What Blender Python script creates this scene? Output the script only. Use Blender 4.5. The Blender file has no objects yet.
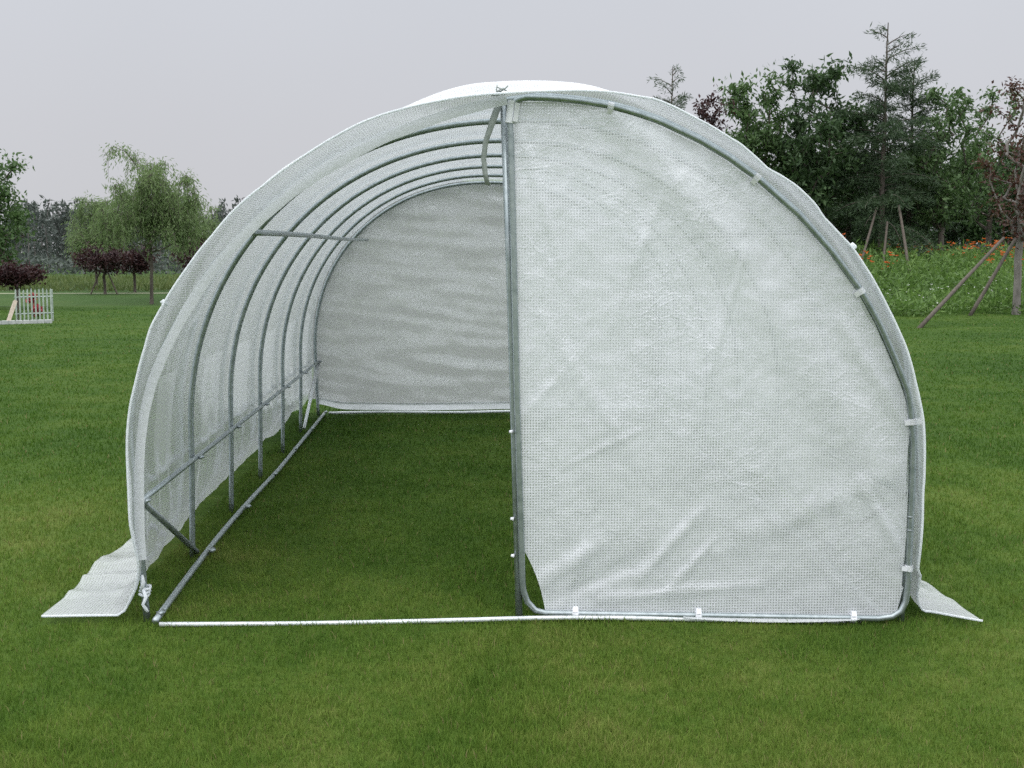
import bpy, math, random
import numpy as np
from mathutils import Vector, noise as mnoise

# ------------------------------------------------------------------ camera, world, sun
S = bpy.context.scene
COL = S.collection
CAM = (-0.28, -4.68, 1.46)
YAW, PITCH, FPX = math.radians(2.6236), math.radians(6.3138), 1193.0
cd = bpy.data.cameras.new('camera')
cd.sensor_width = 36.0
cd.lens = FPX * 36.0 / 1024.0
cd.clip_start, cd.clip_end = 0.05, 3000
cam = bpy.data.objects.new('camera', cd)
COL.objects.link(cam)
cam.location = CAM
cam.rotation_euler = (math.radians(90) - PITCH, 0, -YAW)
S.camera = cam

SUN_EL, SUN_AZ = math.radians(70), math.radians(215)     # azimuth clockwise from +Y
w = bpy.data.worlds.new('World')
S.world = w
w.use_nodes = True
nt = w.node_tree
nt.nodes.clear()
def wn(t, **k):
    n = nt.nodes.new(t)
    for a, b in k.items():
        setattr(n, a, b)
    return n
out = wn('ShaderNodeOutputWorld')
bg = wn('ShaderNodeBackground')
sky = wn('ShaderNodeTexSky', sky_type='NISHITA', sun_disc=False, sun_elevation=SUN_EL, sun_rotation=SUN_AZ,
         air_density=1.0, dust_density=6.0, ozone_density=1.0)
hs = wn('ShaderNodeHueSaturation')
hs.inputs['Saturation'].default_value = 0.25
nt.links.new(sky.outputs[0], hs.inputs['Color'])
tc = wn('ShaderNodeTexCoord')
sp = wn('ShaderNodeSeparateXYZ')
nt.links.new(tc.outputs['Generated'], sp.inputs[0])
cr = wn('ShaderNodeValToRGB')                            # overcast cloud layer, brighter overhead
e = cr.color_ramp.elements
e[0].position, e[0].color = 0.0, (6.25, 6.28, 6.55, 1)
e[1].position, e[1].color = 1.0, (22.0, 22.6, 23.6, 1)
a = e.new(0.10); a.color = (6.35, 6.45, 6.85, 1)
a = e.new(0.22); a.color = (6.5, 6.75, 7.3, 1)
a = e.new(0.40); a.color = (20.5, 21.1, 22.2, 1)
a = e.new(0.60); a.color = (23.5, 24.1, 25.1, 1)
nt.links.new(sp.outputs['Z'], cr.inputs[0])
cn = wn('ShaderNodeTexNoise')
cn.inputs['Scale'].default_value = 2.2
cn.inputs['Detail'].default_value = 4
nt.links.new(tc.outputs['Generated'], cn.inputs['Vector'])
cm = wn('ShaderNodeMapRange')
cm.inputs['To Min'].default_value, cm.inputs['To Max'].default_value = 0.94, 1.06
nt.links.new(cn.outputs['Fac'], cm.inputs['Value'])
cmul = wn('ShaderNodeVectorMath', operation='SCALE')
nt.links.new(cr.outputs[0], cmul.inputs[0]); nt.links.new(cm.outputs[0], cmul.inputs['Scale'])
mx = wn('ShaderNodeMix', data_type='RGBA')
mx.inputs['Factor'].default_value = 0.95
nt.links.new(hs.outputs[0], mx.inputs['A'])
nt.links.new(cmul.outputs[0], mx.inputs['B'])
nt.links.new(mx.outputs['Result'], bg.inputs['Color'])
bg.inputs['Strength'].default_value = 0.10
nt.links.new(bg.outputs[0], out.inputs[0])

sl = bpy.data.lights.new('sun', 'SUN')
sl.energy, sl.angle, sl.color = 0.6, math.radians(50), (1.0, 0.97, 0.92)
so = bpy.data.objects.new('sun', sl)
COL.objects.link(so)
sd = Vector((math.sin(SUN_AZ) * math.cos(SUN_EL), math.cos(SUN_AZ) * math.cos(SUN_EL), math.sin(SUN_EL)))
so.rotation_euler = sd.to_track_quat('Z', 'Y').to_euler()
so.location = sd * 50

S.view_settings.view_transform = 'Standard'
S.view_settings.look = 'None'
S.view_settings.exposure = 0.0
S.view_settings.gamma = 1.0
S.render.engine = 'CYCLES'
cy = S.cycles
cy.max_bounces, cy.diffuse_bounces, cy.glossy_bounces, cy.transmission_bounces = 10, 8, 3, 6
cy.transparent_max_bounces = 24
cy.use_denoising = False
cy.denoiser = 'OPENIMAGEDENOISE'
cy.denoising_input_passes = 'RGB_ALBEDO_NORMAL'
cy.denoising_prefilter = 'ACCURATE'
cy.sample_clamp_indirect = 4.0
cy.caustics_reflective = cy.caustics_refractive = False

# ------------------------------------------------------------------ helpers
rng = np.random.default_rng(7)
random.seed(7)

def px2x(px, d):                                         # pixel column at distance d from the camera -> world x
    return CAM[0] + d * math.tan(YAW + math.atan((px - 512.0) / FPX))
def px2z(py, d):
    return CAM[2] + (252.0 - py) / FPX * d

def props(o, label=None, cat=None, group=None, kind=None):
    if label: o['label'] = label
    if cat: o['category'] = cat
    if group: o['group'] = group
    if kind: o['kind'] = kind
    return o

def empty(name, loc=(0, 0, 0), rz=0.0):
    o = bpy.data.objects.new(name, None)
    o.location = loc
    o.rotation_euler = (0, 0, rz)
    o.empty_display_size = 0.2
    COL.objects.link(o)
    return o

def mesh_obj(name, V, F, mat, parent=None, smooth=True, uv=None, loc=None):
    """F: (n,k) int array or list of tuples."""
    me = bpy.data.meshes.new(name)
    V = np.asarray(V, dtype=np.float32)
    if isinstance(F, np.ndarray):
        n, k = F.shape
        me.vertices.add(len(V)); me.vertices.foreach_set('co', V.ravel())
        me.loops.add(n * k); me.loops.foreach_set('vertex_index', F.astype(np.int32).ravel())
        me.polygons.add(n); me.polygons.foreach_set('loop_start', np.arange(0, n * k, k, dtype=np.int32))
        me.polygons.foreach_set('loop_total', np.full(n, k, dtype=np.int32))
        me.update(calc_edges=True)
    else:
        me.from_pydata([tuple(map(float, v)) for v in V], [], [tuple(int(i) for i in f) for f in F])
    if uv is not None:
        l = me.uv_layers.new(name='UVMap')
        vi = np.empty(len(me.loops), dtype=np.int32)
        me.loops.foreach_get('vertex_index', vi)
        l.data.foreach_set('uv', np.asarray(uv, dtype=np.float32)[vi].ravel())
    if smooth:
        me.polygons.foreach_set('use_smooth', np.ones(len(me.polygons), dtype=bool))
    me.materials.append(mat)
    o = bpy.data.objects.new(name, me)
    if loc is not None: o.location = loc
    COL.objects.link(o)
    if parent is not None: o.parent = parent
    return o

class MB:
    def __init__(s): s.V = []; s.F = []; s.n = 0
    def add(s, V, F):
        V = [tuple(map(float, v)) for v in V]
        s.F += [tuple(int(i) + s.n for i in f) for f in F]
        s.V += V; s.n += len(V)
    def tube(s, P, r, sides=10, cap=True):
        P = [Vector(p) for p in P]
        n = len(P)
        R = r if hasattr(r, '__len__') else [r] * n
        T = [(P[min(i + 1, n - 1)] - P[max(i - 1, 0)]).normalized() for i in range(n)]
        u = T[0].cross(Vector((0, 0, 1)))
        if u.length < 1e-3: u = T[0].cross(Vector((1, 0, 0)))
        u.normalize()
        V = []
        for i in range(n):
            u = (u - T[i] * u.dot(T[i])).normalized()
            v = T[i].cross(u)
            for k in range(sides):
                a = 2 * math.pi * k / sides
                V.append(P[i] + (u * math.cos(a) + v * math.sin(a)) * R[i])
        F = []
        for i in range(n - 1):
            for k in range(sides):
                k2 = (k + 1) % sides
                F.append((i * sides + k, i * sides + k2, (i + 1) * sides + k2, (i + 1) * sides + k))
        if cap:
            F.append(tuple(range(sides))[::-1])
            F.append(tuple((n - 1) * sides + k for k in range(sides)))
        s.add(V, F)
        return s
    def box(s, c, d, rz=0.0, bev=0.0):
        x, y, z = d[0] / 2, d[1] / 2, d[2] / 2
        ca, sa = math.cos(rz), math.sin(rz)
        b = min(bev, x * .9, y * .9)
        ring = [(-x + b, -y), (x - b, -y), (x, -y + b), (x, y - b), (x - b, y), (-x + b, y), (-x, y - b), (-x, -y + b)] if b else [(-x, -y), (x, -y), (x, y), (-x, y)]
        k = len(ring)
        V = []
        for zz in (-z, z):
            for px, py in ring:
                V.append((c[0] + px * ca - py * sa, c[1] + px * sa + py * ca, c[2] + zz))
        F = [tuple(range(k))[::-1], tuple(range(k, 2 * k))] + [(i, (i + 1) % k, k + (i + 1) % k, k + i) for i in range(k)]
        s.add(V, F)
        return s
    def build(s, name, mat, parent=None, smooth=True):
        return mesh_obj(name, s.V, s.F, mat, parent, smooth)

# ------------------------------------------------------------------ materials
class NB:
    def __init__(s, name):
        s.m = bpy.data.materials.new(name)
        s.m.use_nodes = True
        s.t = s.m.node_tree
        s.t.nodes.clear()
        s.out = s.n('ShaderNodeOutputMaterial')
    def n(s, t, ins=None, **k):
        n = s.t.nodes.new(t)
        for a, b in k.items(): setattr(n, a, b)
        for a, b in (ins or {}).items():
            if isinstance(b, bpy.types.NodeSocket): s.t.links.new(b, n.inputs[a])
            else: n.inputs[a].default_value = b
        return n
    def math(s, op, a, b=0.0, clamp=False):
        return s.n('ShaderNodeMath', {0: a, 1: b}, operation=op, use_clamp=clamp).outputs[0]
    def mixc(s, f, a, b):
        return s.n('ShaderNodeMix', {'Factor': f, 'A': a, 'B': b}, data_type='RGBA').outputs['Result']
    def mixs(s, f, a, b):
        return s.n('ShaderNodeMixShader', {0: f, 1: a, 2: b}).outputs[0]
    def noise(s, scale, detail=3, vec=None, rough=0.5):
        i = {'Scale': scale, 'Detail': detail, 'Roughness': rough}
        if vec is not None: i['Vector'] = vec
        return s.n('ShaderNodeTexNoise', i).outputs['Fac']
    def ramp(s, f, stops):
        r = s.n('ShaderNodeValToRGB', {0: f})
        e = r.color_ramp.elements
        e[0].position, e[0].color = stops[0][0], (*stops[0][1], 1)
        e[1].position, e[1].color = stops[-1][0], (*stops[-1][1], 1)
        for p, c in stops[1:-1]:
            q = e.new(p); q.color = (*c, 1)
        return r.outputs[0]
    def done(s, sh):
        s.t.links.new(sh, s.out.inputs['Surface'])
        return s.m

def mat_fabric(name, thread_w=0.42, film=0.5, pitch=0.0112, bump_scale=16.0, bump=0.5, white=0.80, trans=0.42, gloss=0.07, sparkle=0.0, clear=1.0, tint=(0.945, 0.985, 1.02)):
    b = NB(name)
    uv = b.n('ShaderNodeUVMap').outputs[0]
    s = b.n('ShaderNodeSeparateXYZ', {0: uv})
    def thread(o):
        f = b.math('FRACT', b.math('DIVIDE', o, pitch))
        return b.math('GREATER_THAN', b.math('ABSOLUTE', b.math('SUBTRACT', f, 0.5)), 0.5 - thread_w / 2)
    mask = b.math('MAXIMUM', thread(s.outputs[0]), thread(s.outputs[1]))
    wv = b.n('ShaderNodeTexNoise', {'Vector': uv, 'Scale': 3.0, 'Detail': 2}).outputs['Color']
    wuv = b.n('ShaderNodeVectorMath', {0: b.n('ShaderNodeVectorMath', {0: wv, 'Scale': 0.12}, operation='SCALE').outputs[0], 1: uv}, operation='ADD').outputs[0]
    def crease(sc, wd):                                  # fine packing creases: thin ridges along warped cell borders
        e = b.n('ShaderNodeTexVoronoi', {'Vector': wuv, 'Scale': sc}, feature='DISTANCE_TO_EDGE').outputs['Distance']
        return b.n('ShaderNodeMapRange', {'Value': e, 'From Min': 0.0, 'From Max': wd, 'To Min': 1.0, 'To Max': 0.0}).outputs[0]
    patch = b.n('ShaderNodeMapRange', {'Value': b.noise(2.6, 3, uv, 0.6), 'From Min': 0.42, 'From Max': 0.66}).outputs[0]
    n1 = b.noise(bump_scale, 3, wuv, 0.6)
    h = b.math('MULTIPLY', n1, 0.24)
    h = b.math('ADD', h, b.math('MULTIPLY', b.math('MULTIPLY', crease(7.0, 0.05), patch), 0.10))
    h = b.math('ADD', h, b.math('MULTIPLY', b.math('MULTIPLY', crease(19.0, 0.10), b.math('ADD', patch, 0.15)), 0.06))
    h = b.math('ADD', h, b.math('MULTIPLY', b.noise(95, 2, uv, 0.6), b.math('MULTIPLY', b.math('ADD', patch, 0.25), 0.10 + sparkle)))
    bp = b.n('ShaderNodeBump', {'Strength': bump, 'Distance': 0.02, 'Height': h}).outputs[0]
    col = (white * tint[0], white * tint[1], white * tint[2], 1)
    dif = b.n('ShaderNodeBsdfDiffuse', {'Color': col, 'Normal': bp}).outputs[0]
    tr = b.n('ShaderNodeBsdfTranslucent', {'Color': col, 'Normal': bp}).outputs[0]
    cloth = b.mixs(trans, dif, tr)
    hole = b.n('ShaderNodeBsdfTransparent', {'Color': (0.93, 0.95, 0.94, 1)}).outputs[0]
    # film between the threads: partly perforated, the opening of each mesh cell varies a little from place to place
    def core(o):
        f = b.math('FRACT', b.math('DIVIDE', o, pitch))
        return b.math('ABSOLUTE', b.math('SUBTRACT', f, 0.5))
    lim = b.math('ADD', 0.5 * (1 - film), b.math('MULTIPLY', b.math('SUBTRACT', b.noise(5, 3, uv, 0.7), 0.5), 0.22))
    opening = b.math('LESS_THAN', b.math('MAXIMUM', core(s.outputs[0]), core(s.outputs[1])), lim)
    sh = b.mixs(b.math('MULTIPLY', opening, clear), cloth, hole)
    gl = b.n('ShaderNodeBsdfGlossy', {'Color': (1, 1, 1, 1), 'Roughness': 0.24, 'Normal': bp}).outputs[0]
    fr = b.n('ShaderNodeFresnel', {'IOR': 1.4, 'Normal': bp}).outputs[0]
    sh = b.mixs(b.math('MULTIPLY', b.math('ADD', fr, gloss), 0.7, True), sh, gl)
    return b.done(sh)

M = {}
M['cover'] = mat_fabric('woven_greenhouse_film', film=0.61, clear=0.92, bump=0.35, trans=0.72, white=0.98)
M['door_sheet'] = mat_fabric('woven_greenhouse_film_crinkled', film=0.50, clear=0.52, bump=0.50, bump_scale=12, gloss=0.10, trans=0.42, white=0.97, sparkle=0.13, tint=(0.962, 0.985, 1.02))
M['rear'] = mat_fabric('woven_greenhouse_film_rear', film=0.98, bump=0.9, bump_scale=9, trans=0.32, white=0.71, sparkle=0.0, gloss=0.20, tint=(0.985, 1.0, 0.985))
M['window'] = mat_fabric('insect_screen', thread_w=0.5, film=1.2, pitch=0.004, white=0.975, trans=0.80, bump=0.15, gloss=0.03)
def mat_plain_cloth():
    b = NB('white_hem_cloth')
    tcn = b.n('ShaderNodeTexCoord').outputs['Object']
    bp = b.n('ShaderNodeBump', {'Strength': 0.4, 'Distance': 0.01, 'Height': b.noise(40, 3, tcn)}).outputs[0]
    c = b.mixc(b.noise(9, 3, tcn), (0.86, 0.89, 0.92, 1), (0.93, 0.95, 0.97, 1))
    d = b.n('ShaderNodeBsdfDiffuse', {'Color': c, 'Normal': bp}).outputs[0]
    t = b.n('ShaderNodeBsdfTranslucent', {'Color': c, 'Normal': bp}).outputs[0]
    return b.done(b.mixs(0.45, d, t))
M['hem'] = mat_plain_cloth()

def mat_principled(name, c0, c1, scale=8.0, rough=0.6, metal=0.0, bump=0.0, detail=4, stretch=None):
    b = NB(name)
    tcn = b.n('ShaderNodeTexCoord').outputs['Object']
    if stretch:
        tcn = b.n('ShaderNodeVectorMath', {0: tcn, 1: stretch}, operation='MULTIPLY').outputs[0]
    f = b.noise(scale, detail, tcn, 0.6)
    f = b.n('ShaderNodeMapRange', {'Value': f, 'From Min': 0.3, 'From Max': 0.7}).outputs[0]
    i = {'Base Color': b.mixc(f, (*c0, 1), (*c1, 1)), 'Roughness': rough, 'Metallic': metal}
    if bump:
        i['Normal'] = b.n('ShaderNodeBump', {'Strength': bump, 'Distance': 0.02, 'Height': f}).outputs[0]
    p = b.n('ShaderNodeBsdfPrincipled', i)
    return b.done(p.outputs[0])
M['steel'] = mat_principled('galvanised_steel', (0.28, 0.325, 0.335), (0.43, 0.475, 0.485), 30, 0.36, 0.7)
M['steel_dull'] = mat_principled('galvanised_steel_dull', (0.22, 0.25, 0.26), (0.34, 0.37, 0.38), 30, 0.45, 0.7)
M['rail_white'] = mat_principled('bright_galvanised_rail', (0.60, 0.64, 0.65), (0.80, 0.82, 0.82), 25, 0.35, 0.25)
M['plastic'] = mat_principled('white_plastic', (0.78, 0.79, 0.83), (0.86, 0.87, 0.90), 12, 0.4)
M['strap'] = mat_principled('grey_webbing', (0.22, 0.25, 0.23), (0.32, 0.35, 0.33), 60, 0.8)
M['bark'] = mat_principled('grey_brown_bark', (0.05, 0.042, 0.034), (0.13, 0.11, 0.09), 9, 0.9, 0, 0.6, stretch=(1, 1, 0.3))
M['bark_pale'] = mat_principled('pale_grey_bark', (0.11, 0.10, 0.09), (0.24, 0.22, 0.20), 9, 0.9, 0, 0.6, stretch=(1, 1, 0.3))
M['stake'] = mat_principled('weathered_stake_wood', (0.050, 0.040, 0.031), (0.105, 0.086, 0.066), 14, 0.9, 0, 0.4, stretch=(1, 1, 0.2))
M['plank'] = mat_principled('tan_plank_wood', (0.30, 0.25, 0.19), (0.45, 0.39, 0.31), 14, 0.85, 0, 0.3)
M['white_paint'] = mat_principled('white_fence_paint', (0.26, 0.32, 0.28), (0.46, 0.52, 0.46), 10, 0.6)
M['stone'] = mat_principled('pale_kerb_stone', (0.34, 0.36, 0.35), (0.52, 0.53, 0.51), 6, 0.9)
M['gravel'] = mat_principled('pale_path_gravel', (0.10, 0.13, 0.06), (0.24, 0.25, 0.15), 3, 0.95)

def mat_leaf(name, c0, c1, c2, trans=0.35, rough=0.55, nscale=0.9):
    """per-leaf colour plus slow drift of hue through the crown (new / old growth)."""
    b = NB(name)
    g = b.n('ShaderNodeNewGeometry')
    tcn = b.n('ShaderNodeTexCoord').outputs['Object']
    f = b.math('ADD', b.math('MULTIPLY', g.outputs['Random Per Island'], 0.6), b.math('MULTIPLY', b.math('SUBTRACT', b.noise(nscale, 2, tcn), 0.3), 1.0), True)
    c = b.ramp(f, [(0.0, c0), (0.5, c1), (1.0, c2)])
    p = b.n('ShaderNodeBsdfPrincipled', {'Base Color': c, 'Roughness': rough, 'Specular IOR Level': 0.35}).outputs[0]
    t = b.n('ShaderNodeBsdfTranslucent', {'Color': c}).outputs[0]
    return b.done(b.mixs(trans, p, t))
M['leaf_dark'] = mat_leaf('dark_green_leaves', (0.028, 0.056, 0.022), (0.048, 0.092, 0.033), (0.082, 0.140, 0.050))
M['leaf_mid'] = mat_leaf('mid_green_leaves', (0.048, 0.092, 0.030), (0.078, 0.142, 0.046), (0.125, 0.200, 0.070))
M['leaf_blue'] = mat_leaf('blue_green_needles', (0.028, 0.056, 0.028), (0.048, 0.084, 0.038), (0.075, 0.118, 0.054), 0.25)
M['leaf_willow'] = mat_leaf('willow_leaves', (0.110, 0.175, 0.066), (0.165, 0.240, 0.092), (0.225, 0.305, 0.130), 0.5)
M['leaf_plum'] = mat_leaf('purple_plum_leaves', (0.022, 0.010, 0.011), (0.040, 0.015, 0.016), (0.066, 0.028, 0.024), 0.3)
M['leaf_red'] = mat_leaf('red_brown_leaves', (0.045, 0.022, 0.018), (0.085, 0.034, 0.026), (0.085, 0.062, 0.034), 0.3)
M['leaf_far'] = mat_leaf('haze_tinted_grey_green_leaves', (0.072, 0.088, 0.080), (0.092, 0.110, 0.096), (0.112, 0.134, 0.108), 0.2, 0.8, 0.1)  # distance haze painted into the leaf colour: lighter and greyer
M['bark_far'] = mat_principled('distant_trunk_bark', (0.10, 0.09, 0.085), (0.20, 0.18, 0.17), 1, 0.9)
M['bed'] = mat_leaf('bed_leaves', (0.065, 0.125, 0.028), (0.112, 0.205, 0.044), (0.175, 0.275, 0.070), 0.4)
M['orange'] = mat_leaf('orange_petals', (0.40, 0.07, 0.02), (0.58, 0.13, 0.03), (0.70, 0.24, 0.05), 0.3)
M['whitefl'] = mat_leaf('white_petals', (0.55, 0.58, 0.50), (0.68, 0.70, 0.62), (0.80, 0.80, 0.75), 0.3)
M['redfl'] = mat_leaf('red_petals', (0.30, 0.05, 0.06), (0.42, 0.07, 0.08), (0.50, 0.12, 0.12), 0.3)
M['meadow'] = mat_leaf('meadow_blades', (0.060, 0.095, 0.028), (0.100, 0.140, 0.040), (0.150, 0.180, 0.060), 0.35, 0.6, 0.3)

def lawn_colour(b, pos):
    big = b.noise(0.35, 3, pos)
    mid = b.noise(1.7, 4, pos, 0.65)
    fine = b.noise(11.0, 3, pos, 0.6)
    f = b.math('ADD', b.math('MULTIPLY', big, 0.40), b.math('ADD', b.math('MULTIPLY', mid, 0.38), b.math('MULTIPLY', fine, 0.22)))
    f = b.n('ShaderNodeMapRange', {'Value': f, 'From Min': 0.37, 'From Max': 0.63}).outputs[0]
    return f
def lawn_far_shade(b, pos):  # far lawn darkened in colour, standing in for blade shade at grazing view
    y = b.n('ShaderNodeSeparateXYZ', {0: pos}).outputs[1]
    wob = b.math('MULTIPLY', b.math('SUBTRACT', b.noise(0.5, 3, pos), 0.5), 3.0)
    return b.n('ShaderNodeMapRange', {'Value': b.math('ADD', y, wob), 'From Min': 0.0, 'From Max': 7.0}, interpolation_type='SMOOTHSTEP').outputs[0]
def mat_ground():
    b = NB('lawn_soil_and_thatch')
    pos = b.n('ShaderNodeNewGeometry').outputs['Position']
    f = lawn_colour(b, pos)
    near = b.ramp(f, [(0.0, (0.040, 0.080, 0.012)), (0.5, (0.066, 0.112, 0.018)), (1.0, (0.110, 0.145, 0.030))])
    far = b.ramp(b.noise(0.12, 4, pos, 0.65), [(0.25, (0.030, 0.062, 0.016)), (0.5, (0.042, 0.082, 0.020)), (0.75, (0.070, 0.105, 0.030))])
    y = b.n('ShaderNodeSeparateXYZ', {0: pos}).outputs[1]
    wob = b.math('MULTIPLY', b.math('SUBTRACT', b.noise(0.25, 3, pos), 0.5), 6.0)
    k = b.n('ShaderNodeMapRange', {'Value': b.math('ADD', y, wob), 'From Min': 27.5, 'From Max': 29.5}).outputs[0]
    near = b.mixc(lawn_far_shade(b, pos), near, b.n('ShaderNodeVectorMath', {0: near, 1: (0.58, 0.70, 0.55)}, operation='MULTIPLY').outputs[0])
    c = b.mixc(k, near, far)
    bp = b.n('ShaderNodeBump', {'Strength': 0.7, 'Distance': 0.03, 'Height': b.noise(45, 3, pos, 0.7)}).outputs[0]
    return b.done(b.n('ShaderNodeBsdfPrincipled', {'Base Color': c, 'Roughness': 0.95, 'Specular IOR Level': 0.1, 'Normal': bp}).outputs[0])
def mat_blades():
    b = NB('lawn_blades')
    g = b.n('ShaderNodeNewGeometry')
    pos = g.outputs['Position']
    f = b.math('ADD', b.math('MULTIPLY', lawn_colour(b, pos), 0.70), b.math('MULTIPLY', g.outputs['Random Per Island'], 0.30))
    c = b.ramp(f, [(0.0, (0.048, 0.106, 0.015)), (0.35, (0.084, 0.158, 0.023)), (0.68, (0.140, 0.212, 0.036)), (1.0, (0.255, 0.265, 0.085))])
    c = b.mixc(lawn_far_shade(b, pos), c, b.n('ShaderNodeVectorMath', {0: c, 1: (0.54, 0.66, 0.50)}, operation='MULTIPLY').outputs[0])
    dry = b.math('GREATER_THAN', b.math('FRACT', b.math('MULTIPLY', g.outputs['Random Per Island'], 37.7)), 0.968)
    c = b.mixc(dry, c, (0.22, 0.20, 0.085, 1))
    p = b.n('ShaderNodeBsdfPrincipled', {'Base Color': c, 'Roughness': 0.55, 'Specular IOR Level': 0.08}).outputs[0]
    t = b.n('ShaderNodeBsdfTranslucent', {'Color': c}).outputs[0]
    return b.done(b.mixs(0.28, p, t))
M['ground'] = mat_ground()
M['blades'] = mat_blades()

# ------------------------------------------------------------------ ground and lawn
def ground_z(x, y):
    """flat lawn; the flower bed on the right climbs gently, the ground far off rolls a little."""
    x = np.asarray(x, float); y = np.asarray(y, float)
    def ss(t): t = np.clip(t, 0, 1); return t * t * (3 - 2 * t)
    z = 0.75 * ss((y - 22.5) / 11.0) * ss((x - 2.0) / 4.0)
    z = z - 0.16 * np.exp(-((y - 31.5) / 1.8) ** 2) * ss((-x + 2) / 4.0)
    z = z - 0.048 * ss((x + 0.2) / 1.8) * np.exp(-(y / 2.4) ** 2)      # the lawn dips a little at the right front corner
    z = z + 0.010 * np.sin(x * 1.3 + 0.5 * y) * np.sin(y * 0.9) * ss((y - 8) / 6)
    return z
gx = np.concatenate([np.linspace(-900, -60, 12), np.linspace(-50, 50, 120), np.linspace(60, 900, 12)])
gy = np.concatenate([np.linspace(-300, -12, 8), np.linspace(-10, 70, 120), np.linspace(85, 1500, 16)])
GX, GY = np.meshgrid(gx, gy)
GV = np.stack([GX.ravel(), GY.ravel(), ground_z(GX, GY).ravel()], 1)
def grid_faces(nr, nc):
    i = np.arange(nr - 1)[:, None] * nc + np.arange(nc - 1)[None, :]
    return np.stack([i, i + 1, i + nc + 1, i + nc], -1).reshape(-1, 4)
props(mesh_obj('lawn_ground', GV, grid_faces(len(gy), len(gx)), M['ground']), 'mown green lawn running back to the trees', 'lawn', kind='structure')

def blades(n, dmin, dmax, hmin, hmax, wbase, wpx, side=0.62, skip=None, seed=1, xlim=None):
    r = np.random.default_rng(seed)
    t = r.random(n)
    d = 1.0 / ((1 - t) / dmin + t / dmax)                # constant density per picture row area
    x = CAM[0] + 0.046 * d + (r.random(n) * 2 - 1) * (side * d * 0.82 + 2.3)
    y = CAM[1] + d
    keep = np.ones(n, bool)
    if skip is not None: keep &= ~skip(x, y)
    if xlim is not None: keep &= (x > xlim[0]) & (x < xlim[1])
    x, y, d = x[keep], y[keep], d[keep]
    n = len(x)
    cl = np.array([mnoise.noise((a * 2.3, b * 2.3, 0.0)) for a, b in zip(x[::1], y[::1])]) if n < 2000000 else np.zeros(n)
    h = (hmin + (hmax - hmin) * r.random(n) ** 1.5) * (1 + 0.35 * cl)
    a = r.random(n) * 2 * math.pi
    lean = h * (0.1 + 0.7 * r.random(n))
    la = r.random(n) * 2 * math.pi
    ww = np.maximum(wbase, wpx * d) * (0.6 + 0.8 * r.random(n))
    z = ground_z(x, y) - 0.004
    dx, dy = np.cos(a) * ww / 2, np.sin(a) * ww / 2
    V = np.empty((n, 5, 3), np.float32)
    lx, ly = np.cos(la) * lean, np.sin(la) * lean
    V[:, 0] = np.stack([x - dx, y - dy, z], 1)
    V[:, 1] = np.stack([x + dx, y + dy, z], 1)
    V[:, 2] = np.stack([x + lx * .35 + dx * .8, y + ly * .35 + dy * .8, z + h * .62], 1)
    V[:, 3] = np.stack([x + lx * .35 - dx * .8, y + ly * .35 - dy * .8, z + h * .62], 1)
    V[:, 4] = np.stack([x + lx, y + ly, z + h], 1)
    i = np.arange(n)[:, None] * 5
    F = np.concatenate([i + np.array([[0, 1, 2]]), i + np.array([[0, 2, 3]]), i + np.array([[3, 2, 4]])], 0)
    return V.reshape(-1, 3), F
def under_skirt(x, y):
    ax = np.abs(x)
    return ((x < -1.68) & (x > -1.93) & (y > -0.04) & (y < 6.1)) | ((x > 1.70) & (x < 1.79) & (y > 0.02) & (y < 6.1))
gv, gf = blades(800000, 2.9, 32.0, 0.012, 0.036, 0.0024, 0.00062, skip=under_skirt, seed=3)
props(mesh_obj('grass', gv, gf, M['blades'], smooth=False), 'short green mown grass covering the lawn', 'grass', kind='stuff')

# ------------------------------------------------------------------ polytunnel
W, ZC, TOP, NEXP = 1.548, 0.62, 2.07, 2.1
def hoop_profile(a=W, b=TOP - ZC, n=48, foot=0.0, footx=1.53):
    """left foot -> apex -> right foot, in (x, z)."""
    R = []
    for i in range(n + 1):
        t = math.pi / 2 * i / n
        x = a * abs(math.sin(t)) ** (2 / NEXP); z = ZC + b * abs(math.cos(t)) ** (2 / NEXP)
        R.append((x, z))
    for k in range(1, 9):
        f = k / 8
        R.append((a + (footx - a) * f ** 1.5, ZC + (foot - ZC) * f))
    return [(-x, z) for x, z in R[::-1][:-1]] + R
tunnel = empty('polytunnel', (0, 0, 0))
props(tunnel, 'white mesh film polytunnel with steel hoops, left half of its front open', 'greenhouse')

HP = hoop_profile()
FRONT_L = [(-1.52, 0.0), (-1.529, 0.167), (-1.538, 0.329), (-1.537, 0.475), (-1.533, 0.617), (-1.524, 0.722), (-1.506, 0.844), (-1.473, 0.966), (-1.419, 1.087), (-1.348, 1.217),
           (-1.276, 1.329), (-1.212, 1.415), (-1.146, 1.487), (-1.028, 1.600), (-0.907, 1.695), (-0.786, 1.775), (-0.666, 1.842), (-0.545, 1.900), (-0.423, 1.948), (-0.304, 1.988), (-0.185, 2.020), (-0.09, 2.040)]
DOOR_ARC = [(1.538, 0.787), (1.506, 0.92), (1.455, 1.035), (1.390, 1.170), (1.310, 1.305), (1.190, 1.458), (1.058, 1.600), (0.885, 1.745), (0.770, 1.825), (0.657, 1.889), (0.501, 1.960), (0.400, 1.993), (0.307, 2.017), (0.200, 2.033), (0.115, 2.041), (0.03, 2.046)]
for k in range(7):
    fx = 1.53 if k in (0, 6) else 1.56
    P = hoop_profile(footx=fx)
    if k == 0:                                           # the open half of the front hoop has sprung inward without its door
        P = FRONT_L + [(x + 0.004, z + 0.012) for x, z in DOOR_ARC[::-1]] + [(1.556, 0.55), (1.556, 0.30), (1.545, 0.15), (1.53, -0.045)]
    MB().tube([(x, float(k), z) for x, z in P], 0.0138, 12).build('hoop', M['steel'], tunnel)
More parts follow.
